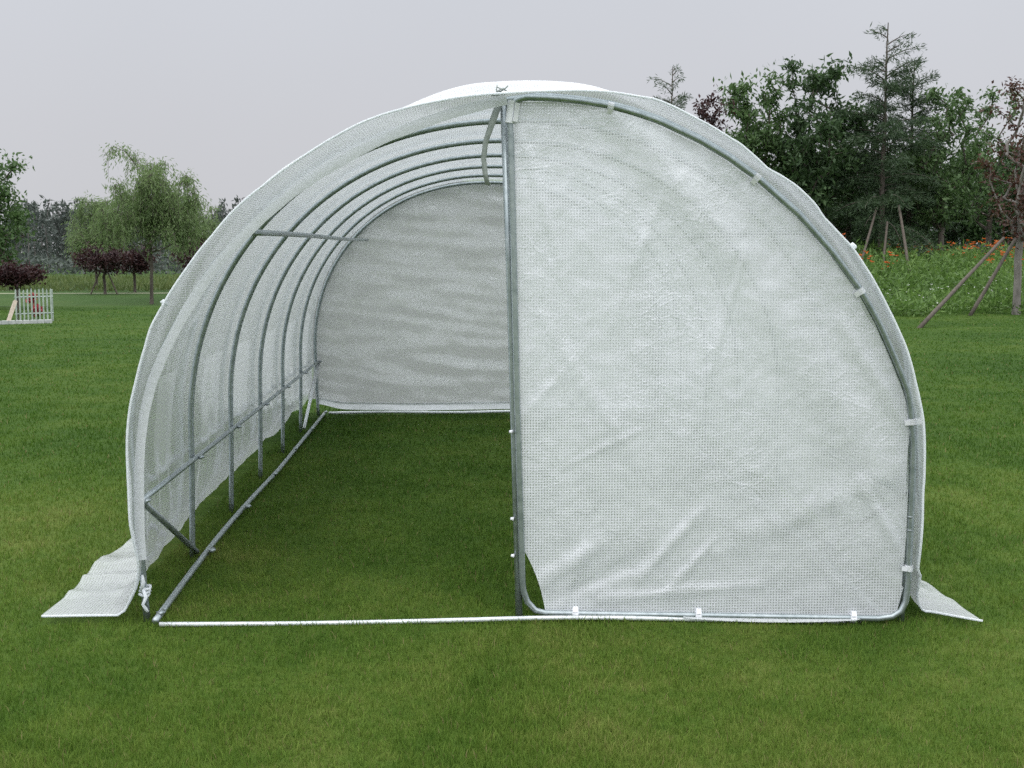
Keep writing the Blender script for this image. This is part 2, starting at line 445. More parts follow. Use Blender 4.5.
# purlins, rails, braces
for s in (-1, 1):
    MB().tube([(s * 1.072, y, 1.535 + 0.03 * y / 6 + 0.004 * math.sin(y * 1.1)) for y in np.linspace(-0.01, 6, 25)], 0.0125, 10).build('purlin', M['steel'], tunnel)
    MB().tube([(s * 1.524, y, 0.488) for y in np.linspace(0.0, 6, 13)], 0.0125, 10).build('purlin', M['steel'], tunnel)
    MB().tube([(s * (1.470 + 0.028 * math.sin(math.pi * min(1, y / 3.2) / 1.0) + 0.006 * y / 6), y - (0.07 if s < 0 else -0.02), 0.020 + float(ground_z(s * 1.47, y))) for y in np.linspace(0, 6.05, 25)], 0.0138, 10).build('base_rail', M['steel'], tunnel)
    MB().tube([(s * 1.52, 0.0, 0.480), (s * 1.535, 0.985, 0.03)], 0.0135, 10).build('brace', M['steel_dull'], tunnel)
    MB().tube([(s * 1.52, 6.0, 0.470), (s * 1.535, 5.03, 0.03)], 0.0135, 10).build('brace', M['rail_white'], tunnel)
MB().tube([(x, -0.085 + 0.075 * max(0, x + 0.2) / 1.65, 0.011 + float(ground_z(x, 0.0)) + 0.004 * math.sin(x * 3 + 1)) for x in np.linspace(-1.45, 1.36, 30)], 0.0092, 10).build('base_rail', M['rail_white'], tunnel)
MB().tube([(x, 6.03, 0.021 + 0.004 * math.sin(x * 5)) for x in np.linspace(-1.44, 1.45, 20)], 0.0135, 10).build('base_rail', M['rail_white'], tunnel)
# bolts and saddles where hoops cross the rails
for k in range(7):
    for s in (-1, 1):
        for (x, z) in ((1.503, 0.488), (1.462, 0.034)):
            b = MB()
            b.tube([(s * x, k - 0.022, z), (s * x, k + 0.022, z)], 0.009, 8)
            b.tube([(s * (x - 0.014), k, z), (s * (x + 0.02), k, z)], 0.0045, 8)
            b.build('bolt', M['steel'], tunnel)
# middle door post of the front
post = MB().tube([(-0.098, 0.0, 2.05), (-0.075, 0.0, 1.4), (-0.055, 0.0, 0.7), (-0.038, -0.03, 0.0)], 0.0145, 12).build('door_post', M['steel'], tunnel)
for z in (0.405, 0.255, 0.755):
    x = -0.055 + 0.014 * (0.7 - z) - 0.0145
    MB().tube([(x - 0.006, -0.024, z), (x + 0.006, -0.030, z)], [0.006, 0.008], 8).build('clip', M['plastic'], post)

# ---- cover: one swept sheet from skirt to skirt, with window cut-outs
def cover_half(n_arc=60):
    a, b = W + 0.028, TOP - ZC + 0.028
    R = []
    for i in range(n_arc + 1):
        t = math.pi / 2 * i / n_arc
        R.append((a * math.sin(t) ** (2 / NEXP), ZC + b * max(0, math.cos(t)) ** (2 / NEXP)))
    R += [(a + 0.001, 0.5), (a + 0.004, 0.38), (a + 0.016, 0.27), (a + 0.040, 0.17), (a + 0.075, 0.095), (a + 0.12, 0.055), (a + 0.18, 0.040), (a + 0.26, 0.036), (a + 0.345, 0.036)]
    return R
def resample(R, step):
    R = np.array(R)
    L = np.concatenate([[0], np.cumsum(np.hypot(*np.diff(R, axis=0).T))])
    n = int(round(L[-1] / step))
    s = np.linspace(0, L[-1], n + 1)
    return np.stack([np.interp(s, L, R[:, 0]), np.interp(s, L, R[:, 1])], 1), s
RH, sh_ = resample(cover_half(), 0.026)
prof = np.concatenate([np.stack([-RH[::-1, 0], RH[::-1, 1]], 1)[:-1], RH])
sarc = np.concatenate([-sh_[::-1][:-1], sh_])
NY = 214
OH = 0.13                                                # overhang in front of the first hoop
ys = np.linspace(-OH, 6.16, NY)
tan = np.gradient(prof, axis=0); tan /= np.linalg.norm(tan, axis=1)[:, None]
nor = np.stack([-tan[:, 1], tan[:, 0]], 1)               # outward: left->apex->right
NP = len(prof)
CV = np.zeros((NY, NP, 3)); UV = np.zeros((NY, NP, 2))
FRONT_EDGE = [(-1.517, 0.243), (-1.533, 0.4), (-1.538, 0.517), (-1.542, 0.633), (-1.537, 0.768), (-1.522, 0.883), (-1.497, 0.982), (-1.459, 1.101), (-1.434, 1.175), (-1.386, 1.258),
              (-1.331, 1.352), (-1.254, 1.456), (-1.189, 1.525), (-1.124, 1.598), (-1.061, 1.657), (-0.997, 1.710), (-0.933, 1.764), (-0.843, 1.825), (-0.725, 1.892), (-0.639, 1.934),
              (-0.549, 1.969), (-0.456, 1.996), (-0.374, 2.014), (-0.259, 2.034), (-0.098, 2.050), (0.109, 2.060), (0.297, 2.056), (0.410, 2.040), (0.467, 2.032), (0.542, 2.002),
              (0.619, 1.962), (0.689, 1.926), (0.751, 1.889), (0.790, 1.870), (0.859, 1.817), (0.901, 1.779), (0.950, 1.755), (1.014, 1.712), (1.087, 1.640), (1.116, 1.596),
              (1.182, 1.531), (1.232, 1.481), (1.286, 1.404), (1.345, 1.314), (1.388, 1.242), (1.466, 1.090), (1.507, 0.948), (1.538, 0.814), (1.548, 0.691), (1.553, 0.575), (1.550, 0.40), (1.535, 0.25)]
FKEY, FOFF = [], []
for fx_, fz_ in FRONT_EDGE:
    if fz_ > ZC:
        th_ = math.atan2(fz_ - ZC, abs(fx_))
        rb_ = ((math.cos(th_) / (W + 0.028)) ** NEXP + (math.sin(th_) / (TOP - ZC + 0.028)) ** NEXP) ** (-1 / NEXP)
        FKEY.append(math.atan2(fx_, fz_ - ZC)); FOFF.append(math.hypot(fx_, fz_ - ZC) - rb_)
    else:
        FKEY.append(math.copysign(math.pi / 2 + ZC - fz_, fx_)); FOFF.append(abs(fx_) - W - 0.028)
def sstep(t): t = min(1.0, max(0.0, t)); return t * t * (3 - 2 * t)
for j, y in enumerate(ys):
    front = sstep(-y / OH)
    rear = sstep((y - 6.0) / 0.16)
    fr = y - math.floor(y)
    sag = math.sin(math.pi * fr) ** 2 if 0 < y < 6 else 0.0
    for i in range(NP):
        x, z = prof[i]; s = sarc[i]
        side = 1 if x > 0 else -1
        ax_ = abs(x)
        nz = mnoise.noise((x * 1.1 + 3, y * 1.4, z * 1.1)); n2 = mnoise.noise((x * 4.0, y * 5.0 + 9, z * 4.0))
        off = -0.007 * sag * sstep((z - 0.5) / 0.3) + 0.006 * n2 * (0.4 + sag) * (z > 0.3)
        low = sstep((0.75 - z) / 0.5)
        off += low * (0.012 * math.sin(y * 23 + 5 * nz + x * 2) * sag + 0.035 * nz * sstep((0.45 - z) / 0.3) + 0.010 * n2)
        fw = 1.0 - sstep((y + OH) / 0.45)                # the loose front edge hangs inward of the hoop line
        if fw > 0:
            key = math.atan2(x, z - ZC) if z > ZC else side * (math.pi / 2 + ZC - z)
            off += fw * (float(np.interp(key, FKEY, FOFF)) + 0.004 * n2)
        off += 0.062 * math.exp(-((y - 0.30) / 0.22) ** 2) * sstep((0.66 - abs(s - 0.03)) / 0.48)
        for (sa, ya, sb, yb, am) in ((-1.35, 0.95, -0.55, 1.75, 0.010), (-1.15, 1.9, -0.35, 2.8, 0.008), (-1.5, 2.9, -0.7, 3.7, 0.008), (-2.05, 0.7, -1.6, 1.25, 0.008), (-1.0, 3.9, -0.3, 4.8, 0.007), (-1.9, 1.5, -1.5, 2.5, 0.006)):
            tt = ((s - sa) * (sb - sa) + (y - ya) * (yb - ya)) / ((sb - sa) ** 2 + (yb - ya) ** 2)
            if -0.1 < tt < 1.1:
                dd_ = (s - sa - (sb - sa) * tt) ** 2 + (y - ya - (yb - ya) * tt) ** 2
                off += am * math.exp(-dd_ / 0.0016) * sstep((0.5 - abs(tt - 0.5)) / 0.2)
        if rear > 0: off -= rear * 0.02
        ox, oz = nor[i] * off
        X, Z = x + ox, z + oz
        # right side billows outward low down near the front, left skirt flares with distance
        if side > 0:
            X += 0.20 * math.exp(-((y - 0.75) / 0.50) ** 2) * math.exp(-((z - 0.30) / 0.20) ** 2)
            if ax_ > 1.60: X = 1.60 + (X - 1.60) * (0.68 - 0.42 * sstep((y + 0.10) / 0.75))
        skirt = sstep((0.30 - z) / 0.26)
        ax = abs(x)
        X += side * skirt * (0.05 * sstep(y / 3.0) + 0.05 * nz * sstep((ax - 1.62) / 0.2))
        if ax > 1.68:
            Z += 0.016 * abs(mnoise.noise((x * 7, y * 5, 7.0))) + 0.006 * abs(mnoise.noise((x * 3, y * 9, 17.0)))
            X += side * 0.016 * sstep((ax - 1.78) / 0.12) * mnoise.noise((2.0, y * 3.0, 4.0)) + (0.03 * sstep((ax - 1.80) / 0.12) * max(0, mnoise.noise((1.0, y * 2.2, 4.0))))
        Z = max(Z, 0.034)
        Z += float(ground_z(X, y)) * sstep((0.5 - z) / 0.45)
        yy = y
        if z < 0.45:                                     # front corners of the skirts: lower edge swings back from the hoop
            k = sstep((0.45 - z) / 0.4)
            if side < 0:
                yy = y + k * front * 0.10
            else:
                yf = float(np.interp(ax, [1.575, 1.63, 1.70, 1.92], [-0.13, 0.01, 0.03, -0.11]))
                yy = y + max(0.0, 1 - (y + OH) / 0.9) * (yf + OH) * k
        CV[j, i] = (X, yy, Z); UV[j, i] = (s, y)
CV = CV.reshape(-1, 3); UV = UV.reshape(-1, 2)
CF = grid_faces(NY, NP)
fc = CV[CF].mean(1); fu = UV[CF].mean(1)
WINS = [(0.40, 0.74), (1.36, 1.80), (2.25, 2.68), (3.28, 3.70), (4.28, 4.70), (5.28, 5.70)]
keep = np.ones(len(CF), bool)
cover = None
winparts = []
for s in (-1, 1):
    for (y0, y1) in WINS:
        m = (fu[:, 1] > y0) & (fu[:, 1] < y1) & (fc[:, 2] > 0.50) & (fc[:, 2] < 0.93) & (np.sign(fu[:, 0]) == s)
        keep &= ~m
        winparts.append(m)
def submesh(V, F, uv):
    u, inv = np.unique(F.ravel(), return_inverse=True)
    return V[u], inv.reshape(F.shape), uv[u]
v_, f_, u_ = submesh(CV, CF[keep], UV)
cover = mesh_obj('cover', v_, f_, M['cover'], tunnel, True, u_)
for m in winparts:
    v_, f_, u_ = submesh(CV, CF[m], UV)
    mesh_obj('window', v_, f_, M['window'], cover, True, u_)

hm = MB()
hm.tube(CV.reshape(NY, NP, 3)[0], 0.0048, 7)
hm.build('hem', M['hem'], cover)
# white cloth sleeve wrapped round the open half of the front hoop
_fz = np.linspace(0, len(FRONT_L) - 1, 90)
sl_pts = [(float(np.interp(q, range(len(FRONT_L)), [p[0] for p in FRONT_L])), float(np.interp(q, range(len(FRONT_L)), [p[1] for p in FRONT_L]))) for q in _fz]
V = []
for i, (x, z) in enumerate(sl_pts):
    a_, c_ = sl_pts[max(i - 1, 0)], sl_pts[min(i + 1, len(sl_pts) - 1)]
    t_ = np.array((c_[0] - a_[0], c_[1] - a_[1])); t_ /= np.linalg.norm(t_)
    n_ = np.array((-t_[1], t_[0]))
    wd = 0.019 + 0.003 * mnoise.noise((z * 6, x * 6, 1))
    for k, yo in ((-1.0, -0.0145), (-0.7, -0.0165), (0.0, -0.019), (0.7, -0.0165), (1.0, -0.0145)):
        V.append((x * 0.987 + n_[0] * wd * k, yo - 0.055, z - 0.006 + n_[1] * wd * k))
sleeve_i = [i for i, (x, z) in enumerate(sl_pts) if z > 0.24]
V = np.array(V).reshape(-1, 5, 3)[sleeve_i].reshape(-1, 3)
b = MB()
b.add(V, grid_faces(len(sleeve_i), 5))
b.build('sleeve', M['hem'], tunnel)

# knotted white tie at the left front foot
b = MB()
c = Vector((-1.522, -0.022, 0.115))
for q in range(3):
    b.tube([c + Vector((0.019 * math.cos(t) + 0.003 * q, 0.019 * math.sin(t), 0.014 * q + 0.004 * math.sin(2 * t))) for t in np.linspace(0, 2 * math.pi, 13)], 0.0055, 7)
b.tube([c + Vector((0.0, -0.02, 0.03)), c + Vector((0.016, -0.035, 0.0)), c + Vector((0.004, -0.04, -0.03)), c + Vector((0.014, -0.035, -0.050)), c + Vector((0.020, -0.03, -0.062))], [0.006, 0.008, 0.006, 0.007, 0.005], 7)
b.tube([c + Vector((-0.005, -0.02, 0.02)), c + Vector((0.006, -0.03, 0.055)), c + Vector((0.002, -0.025, 0.085))], [0.007, 0.008, 0.004], 7)
b.build('tie', M['hem'], tunnel)

# grey webbing strap hanging from the top of the post
sp_ = [(-0.118, -0.030, 2.02), (-0.140, -0.036, 1.96), (-0.168, -0.030, 1.88), (-0.176, -0.02, 1.82), (-0.170, -0.02, 1.76), (-0.160, -0.02, 1.715)]
V = []; F = []
for i, (x, y, z) in enumerate(sp_):
    hw = 0.010 + 0.003 * (i < 2)
    V += [(x - hw, y - 0.0015, z + 0.002), (x + hw, y - 0.006, z - 0.002), (x + hw, y - 0.003, z - 0.002), (x - hw, y + 0.0015, z + 0.002)]
for i in range(len(sp_) - 1):
    for k in range(4):
        F.append((i * 4 + k, i * 4 + (k + 1) % 4, i * 4 + 4 + (k + 1) % 4, i * 4 + 4 + k))
F += [(3, 2, 1, 0), tuple(len(V) - 4 + k for k in range(4))]
mesh_obj('strap', V, F, M['strap'], tunnel)
# cord tie at the ridge and toggles on the outside of the cover
b = MB()
for q in range(7):
    a = q * 0.55 + 0.3; cx, cz = -0.112 + 0.016 * math.sin(q * 2.3), 2.062 + 0.012 * math.cos(q * 3.1)
    b.tube([(cx + 0.022 * math.cos(a), -0.05, cz + 0.018 * math.sin(a)), (cx, -0.062, cz), (cx - 0.02 * math.cos(a + .4), -0.055, cz - 0.018 * math.sin(a + .4))], 0.0026, 6)
b.build('tie', M['strap'], tunnel)
for (x, y, z) in ((-1.386, -0.115, 1.268), (1.246, -0.11, 1.482), (-1.325, -0.03, 1.225)):
    MB().tube([(x - 0.012, y, z + 0.003), (x - 0.004, y, z + 0.006), (x + 0.008, y, z - 0.003), (x + 0.014, y, z - 0.006)], [0.004, 0.010, 0.009, 0.004], 10).build('toggle', M['hem'], cover)

# ---- rear panel
def arc_x(z, shrink=0.0):
    a, bb = W - shrink, TOP - ZC - shrink
    if z <= ZC: return a - 0.02 * (ZC - z) / ZC
    return a * max(0.0, 1 - ((z - ZC) / bb) ** NEXP) ** (1 / NEXP)
def panel(y, xl, xr, zb, zt, nx, nz, disp, zbf=None):
    V = np.zeros((nz + 1, nx + 1, 3)); U = np.zeros((nz + 1, nx + 1, 2))
    for j in range(nz + 1):
        z0 = zb + (zt - zb) * (j / nz)
        x0, x1 = xl(z0), xr(z0)
        for i in range(nx + 1):
            x = x0 + (x1 - x0) * i / nx
            z = z0
            if zbf is not None:
                z += zbf(x) * max(0.0, 1 - (z0 - 0.045) / 0.35)
            V[j, i] = (x, y + disp(x, z), z); U[j, i] = (x, z)
    return V.reshape(-1, 3), grid_faces(nz + 1, nx + 1), U.reshape(-1, 2)
def rear_disp(x, z):
    return 0.028 * mnoise.noise((x * 1.3, z * 5.0 + 0.8 * x, 1.0)) + 0.018 * mnoise.noise((x * 2.2, z * 11.0 + x, 5.0)) + 0.008 * mnoise.noise((x * 9, z * 9, 2.0))
rb = lambda x: 0.055 * math.exp(-((x + 1.55) / 0.16) ** 2) + 0.02 * math.exp(-((x - 1.55) / 0.2) ** 2) + 0.006 * math.sin(x * 3)
ztop = TOP + 0.012
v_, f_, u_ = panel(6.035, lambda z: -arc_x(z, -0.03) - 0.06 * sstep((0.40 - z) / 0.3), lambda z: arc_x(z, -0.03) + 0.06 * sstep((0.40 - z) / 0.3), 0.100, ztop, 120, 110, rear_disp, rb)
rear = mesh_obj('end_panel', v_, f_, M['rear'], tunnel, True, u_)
v_, f_, u_ = panel(6.028, lambda z: -1.545, lambda z: 1.545, 0.045, 0.112, 100, 4, rear_disp, rb)
mesh_obj('hem', v_, f_, M['hem'], rear, True, u_)

# ---- door: bent tube frame with a stretched sheet, held by snap clips
DY = -0.042
door_pts = [  # (x, z) of the frame's centre line
    (-0.072, 1.90), (-0.062, 1.5), (-0.048, 0.9), (-0.030, 0.32), (-0.026, 0.16), (-0.022, 0.115), (-0.006, 0.070), (0.026, 0.034), (0.065, 0.023),
    (0.367, 0.013), (0.683, 0.004), (1.10, -0.009), (1.42, -0.019), (1.478, -0.012), (1.514, 0.010), (1.532, 0.050), (1.539, 0.11),
    (1.540, 0.30), (1.542, 0.55), (1.541, 0.70)]
_q = np.linspace(0, len(DOOR_ARC) - 1, 48)
arc = [(float(np.interp(q, range(len(DOOR_ARC)), [p[0] for p in DOOR_ARC])), float(np.interp(q, range(len(DOOR_ARC)), [p[1] for p in DOOR_ARC]))) for q in _q][2:-1]
door_pts += arc + [(-0.015, 2.046), (-0.050, 2.036), (-0.070, 2.010), (-0.075, 1.97), (-0.074, 1.93)]
door = MB().tube([(x, DY, z) for x, z in door_pts + door_pts[:1]], 0.0125, 12, cap=False).build('door', M['steel'], tunnel)
for z in (0.40, 0.345):
    MB().tube([(1.5385, DY, z - 0.004), (1.5385, DY, z + 0.004)], 0.0134, 10).build('collar', M['steel_dull'], door)

def px_door(px, py, y=DY):
    """pixel of the photograph on the door plane -> (x, z)"""
    dx, dz = (px - 512) / FPX, (384 - py) / FPX
    ca, sa, cp, sp2 = math.cos(YAW), math.sin(YAW), math.cos(PITCH), math.sin(PITCH)
    D = (ca * dx + sa * sp2 * dz + sa * cp, -sa * dx + ca * sp2 * dz + ca * cp, cp * dz - sp2)
    t = (y - CAM[1]) / D[1]
    return CAM[0] + D[0] * t, CAM[2] + D[2] * t
FOLDS = []
for (p, q, amp, wd) in (
    ((612, 106), (730, 250), 0.030, 0.085), ((730, 250), (880, 470), 0.020, 0.10),
    ((622, 118), (650, 330), 0.007, 0.030), ((652, 330), (652, 585), -0.008, 0.010),
    ((660, 200), (610, 330), 0.006, 0.018), ((745, 250), (712, 370), 0.008, 0.014), ((735, 240), (700, 420), 0.005, 0.012),
    ((536, 585), (600, 545), 0.018, 0.035), ((555, 600), (640, 560), -0.014, 0.030), ((585, 548), (560, 610), 0.012, 0.026),
    ((640, 580), (700, 512), 0.014, 0.022), ((668, 590), (715, 540), 0.010, 0.016), ((600, 600), (760, 585), 0.010, 0.022),
    ((520, 130), (560, 260), 0.006, 0.02), ((530, 300), (640, 470), 0.006, 0.03), ((700, 560), (900, 470), 0.010, 0.05),
    ((560, 470), (640, 430), 0.006, 0.014), ((575, 360), (520, 420), 0.005, 0.014), ((860, 480), (905, 560), 0.010, 0.02),
    ((840, 320), (900, 420), 0.012, 0.03), ((560, 190), (545, 420), 0.004, 0.02), ((690, 640), (690, 300), 0.003, 0.008)):
    FOLDS.append((np.array(px_door(*p)), np.array(px_door(*q)), amp * 0.75, wd))
def door_disp(x, z):
    d = 0.007 * mnoise.noise((x * 2.2, z * 2.2, 3.0)) + 0.0040 * mnoise.noise((x * 9.0, z * 7.0, 1.0)) + 0.0022 * mnoise.noise((x * 24.0, z * 21.0, 6.0))
    p = np.array((x, z))
    for a, c, amp, wd in FOLDS:
        ac = c - a
        t = min(1.0, max(0.0, float(np.dot(p - a, ac) / np.dot(ac, ac))))
        q = a + ac * t - p
        dist = math.hypot(q[0], q[1]) + 0.012 * mnoise.noise((x * 7, z * 7, 9.0))
        if dist < 4 * wd:
            d -= amp * math.exp(-(dist / wd) ** 2) * (0.35 + 0.65 * math.sin(math.pi * (0.1 + 0.8 * t)))
    return d
def door_l(z):
    base = np.interp(z, [0.03, 0.32, 0.9, 1.5, 2.05], [-0.02, -0.022, -0.040, -0.054, -0.060])
    if z < 0.285: base += (0.285 - z) / 0.245 * 0.085 + 0.012 * math.sin((0.285 - z) / 0.245 * math.pi)
    return base
def door_r(z):
    if z < 0.14: return 1.495 + 0.03 * (z - 0.03) / 0.11
    x = 1.520 if z < 0.78 else float(np.interp(z, [p[1] - 0.012 for p in DOOR_ARC], [p[0] - 0.013 for p in DOOR_ARC]))
    x -= 0.016 * math.exp(-((z - 1.22) / 0.06) ** 2) + 0.004 * math.sin(z * 14)
    return max(x, door_l(z) + 0.004)
v_, f_, u_ = panel(DY + 0.006, door_l, door_r, 0.026, 2.030, 170, 220, door_disp, lambda x: -0.040 * min(1.0, max(0.0, x / 1.4)))
sheet = mesh_obj('door_sheet', v_, f_, M['door_sheet'], door, True, u_)
# loose bottom edge of the sheet hanging below the frame
V = []; F = []; U = []
n = 40
for i in range(n + 1):
    x = 0.62 + 0.72 * i / n
    dp = 0.016 * math.sin(math.pi * i / n) ** 0.6
    for k in range(3):
        V.append((x, DY - 0.004 - 0.02 * k / 2, 0.010 - 0.026 * (x - 0.4) - dp * k / 2)); U.append((x, 0.03 * k))
F = grid_faces(n + 1, 3)
mesh_obj('hem', np.array(V), F, M['hem'], door, True, U)
def clip(px, py, ang, L=0.024):
    x, z = px_door(px, py)
    # nearest point of the frame
    P = np.array(door_pts); best = None
    for i in range(len(P) - 1):
        a, c = P[i], P[i + 1]; ac = c - a
        t = np.clip(np.dot((x, z) - a, ac) / np.dot(ac, ac), 0, 1); q = a + ac * t
        dd = np.hypot(*(q - (x, z)))
        if best is None or dd < best[0]: best = (dd, q, ac / np.linalg.norm(ac))
    q, t = best[1], best[2]
    nrm = np.array((-t[1], t[0]))
    ctr = np.array((0.75, 0.9))
    if np.dot(ctr - q, nrm) < 0: nrm = -nrm
    b = MB()
    p0 = q - t * L / 2; p1 = q + t * L / 2
    b.tube([(p0[0], DY, p0[1]), (p1[0], DY, p1[1])], 0.0165, 12)
    m0 = q + nrm * 0.012; m1 = q + nrm * 0.030
    hw = L * 0.42
    vv = []
    for (m, yo) in ((m0, -0.014), (m1, -0.004)):
        for sg in (-1, 1):
            for th in (0, 0.004):
                vv.append((m[0] + t[0] * hw * sg, DY + yo - th, m[1] + t[1] * hw * sg))
    b.add(vv, [(0, 2, 6, 4), (1, 5, 7, 3), (0, 4, 5, 1), (2, 3, 7, 6), (0, 1, 3, 2), (4, 6, 7, 5)])
    b.build('clip', M['plastic'], door, smooth=False)
for c_ in ((611, 104), (758, 176), (862, 290), (910, 422), (910, 568), (853, 616), (698, 616), (575, 616)):
    clip(*c_, 0)
clip(512, 112, 0, 0.085)

# ------------------------------------------------------------------ vegetation builders
def tubes_np(segs, sides=6):
    """segs: list of (p0, p1, r0, r1) -> V, F"""
    n = len(segs)
    P0 = np.array([s[0] for s in segs]); P1 = np.array([s[1] for s in segs])
    R0 = np.array([s[2] for s in segs]); R1 = np.array([s[3] for s in segs])
    T = P1 - P0; T /= np.maximum(np.linalg.norm(T, axis=1), 1e-6)[:, None]
    ref = np.where(np.abs(T[:, 2:3]) > 0.9, np.array([[1., 0, 0]]), np.array([[0, 0, 1.]]))
    U = np.cross(T, ref); U /= np.linalg.norm(U, axis=1)[:, None]
    Wv = np.cross(T, U)
    a = np.arange(sides) * 2 * math.pi / sides
    ring = U[:, None, :] * np.cos(a)[None, :, None] + Wv[:, None, :] * np.sin(a)[None, :, None]
    A = P0[:, None, :] - T[:, None, :] * (R0 * 0.3)[:, None, None] + ring * R0[:, None, None]; B = P1[:, None, :] + ring * R1[:, None, None]
    V = np.concatenate([A, B], 1).reshape(-1, 3)
    k = np.arange(sides); k2 = (k + 1) % sides
    f = np.stack([k, k2, sides + k2, sides + k], 1)
    F = (np.arange(n)[:, None, None] * 2 * sides + f[None]).reshape(-1, 4)
    return V, F

def leaves_np(P, L, Wd, r, droop=0.0, dirs=None, flat=0.0):
    """diamond leaves at points P"""
    n = len(P)
    D = r.normal(size=(n, 3)) if dirs is None else dirs + r.normal(size=(n, 3)) * 0.45
    D[:, 2] -= droop
    D /= np.linalg.norm(D, axis=1)[:, None]
    N = r.normal(size=(n, 3)); N[:, 2] += flat
    Sd = np.cross(D, N); Sd /= np.maximum(np.linalg.norm(Sd, axis=1), 1e-6)[:, None]
    N = np.cross(Sd, D)
    l = (L * (0.6 + 0.8 * r.random(n)))[:, None]; w_ = (Wd * (0.6 + 0.8 * r.random(n)))[:, None]
    V = np.stack([P, P + D * l * .45 + Sd * w_ * .5 + N * w_ * .12, P + D * l, P + D * l * .45 - Sd * w_ * .5 + N * w_ * .12], 1).reshape(-1, 3)
    F = np.arange(n)[:, None] * 4 + np.arange(4)[None]
    return V, F

def skeleton(r, h, trunk_h, spread, ntips, tr, lean=0.0, shape='round', top_shoots=0):
    """space-filling limbs: returns segments and tip points (tree-local)"""
    nodes = [np.array((0., 0., 0.))]; par = [-1]
    nt_ = 7
    for i in range(1, nt_ + 1):
        f = i / nt_
        nodes.append(np.array((lean * f + 0.05 * spread * r.normal() * f * .5, 0.05 * spread * r.normal() * f * .5, f * (trunk_h + (h - trunk_h) * 0.45))))
        par.append(len(nodes) - 2)
    cz, rz = (trunk_h + h) / 2, (h - trunk_h) / 2
    T = []
    while len(T) < ntips:
        q = r.normal(size=3); q /= np.linalg.norm(q); q *= r.random() ** 0.42
        p = np.array((q[0] * spread + lean, q[1] * spread, cz + q[2] * rz))
        if shape == 'flat': p[2] = cz + q[2] * rz * 0.8 + 0.25 * rz * math.hypot(q[0], q[1])
        if shape == 'vase':
            f = (p[2] - trunk_h) / max(h - trunk_h, .1); p[0] *= 0.45 + 0.75 * f; p[1] *= 0.45 + 0.75 * f
        T.append(p)
    for _ in range(top_shoots):
        an = r.random() * 6.28; rr = spread * 0.75 * r.random() ** .5
        T.append(np.array((rr * math.cos(an) + lean, rr * math.sin(an), h * (0.97 + 0.14 * r.random()))))
    T.sort(key=lambda p: math.hypot(p[0] - lean, p[1]) + 0.6 * abs(p[2] - trunk_h))
    tips = []
    for p in T:
        N = np.array(nodes)
        dv = p - N
        d = np.linalg.norm(dv, axis=1) + 1.6 * np.maximum(0, N[:, 2] - p[2] + 0.12 * h * 0.3) + (N[:, 2] < trunk_h * 0.55) * 5
        k = int(np.argmin(d))
        a = nodes[k]
        prev = k
        L = np.linalg.norm(p - a)
        ns = max(1, int(L / 0.45))
        for i in range(1, ns + 1):
            f = i / ns
            q = a + (p - a) * f + np.array((0, 0, 0.10 * L * math.sin(math.pi * f))) + r.normal(size=3) * 0.03 * L * (f < 1)
            nodes.append(q); par.append(prev); prev = len(nodes) - 1
        tips.append(prev)
    cnt = np.zeros(len(nodes))
    for t in tips: cnt[t] += 1
    for i in range(len(nodes) - 1, 0, -1):
        cnt[par[i]] += cnt[i]
    rad = tr * np.maximum(cnt / max(1, len(tips)), 0.0004) ** 0.45
    rad = np.maximum(rad, 0.010)
    rad[0] *= 1.25
    segs = [(nodes[par[i]], nodes[i], rad[par[i]] if cnt[i] > .6 * cnt[par[i]] else min(rad[par[i]], rad[i] * 1.25), rad[i]) for i in range(1, len(nodes))]
    return segs, np.array([nodes[t] for t in tips]), np.array(nodes)

def plant_tree(name, loc, label, cat, group, segs, bark, LV, LF, leafmat, sides=6):
    t = empty(name, loc)
    props(t, label, cat, group)
    v, f = tubes_np(segs, sides)
    mesh_obj('trunk', v, f, bark, t, True)
    mesh_obj('crown', LV, LF, leafmat, t, False)
    return t

def broad_tree(name, px, d, top, label, half_px, trunk=1.3, ntips=120, per=70, sig=0.30, leaf=(0.13, 0.06), mat='leaf_dark', bark='bark', tr=0.10,
               seed=1, group=None, shoots=8, shape='round', droop=0.5, lean=0.0, dx=0.0, cat='tree'):
    r = np.random.default_rng(seed)
    x, y = px2x(px, d) + dx, CAM[1] + d
    z = float(ground_z(x, y))
    h = px2z(top, d) - z
    spread = half_px / FPX * d
    segs, tips, nodes = skeleton(r, h - 0.25, trunk, spread, ntips, tr, lean, shape, shoots)
    tw = [sg for sg in segs if sg[2] < 0.022 and sg[1][2] > trunk * 0.9]
    na = len(tips) * per // 3
    if tw:
        A = np.array([sg[0] for sg in tw]); B = np.array([sg[1] for sg in tw])
        k = r.integers(0, len(tw), na); t_ = r.random(na)[:, None]
        Ptw = A[k] * (1 - t_) + B[k] * t_ + r.normal(size=(na, 3)) * sig * 0.22
    per = per * 2 // 3
    C = np.repeat(tips, per, 0)
    w_ = np.repeat(0.55 + 0.8 * r.random(len(tips)), per)[:, None]
    q_ = r.normal(size=C.shape); q_ /= np.linalg.norm(q_, axis=1)[:, None]
    P = C + q_ * (r.random(len(C)) ** 0.5)[:, None] * np.array((sig, sig, sig * 0.62)) * 1.75 * w_
    P = P[(P[:, 2] > trunk * 0.7)]
    if tw: P = np.concatenate([P, Ptw])
    V, F = leaves_np(P, leaf[0], leaf[1], r, droop, flat=0.6)
    return plant_tree(name, (x, y, z - 0.02), label, cat, group, segs, M[bark], V, F, M[mat])

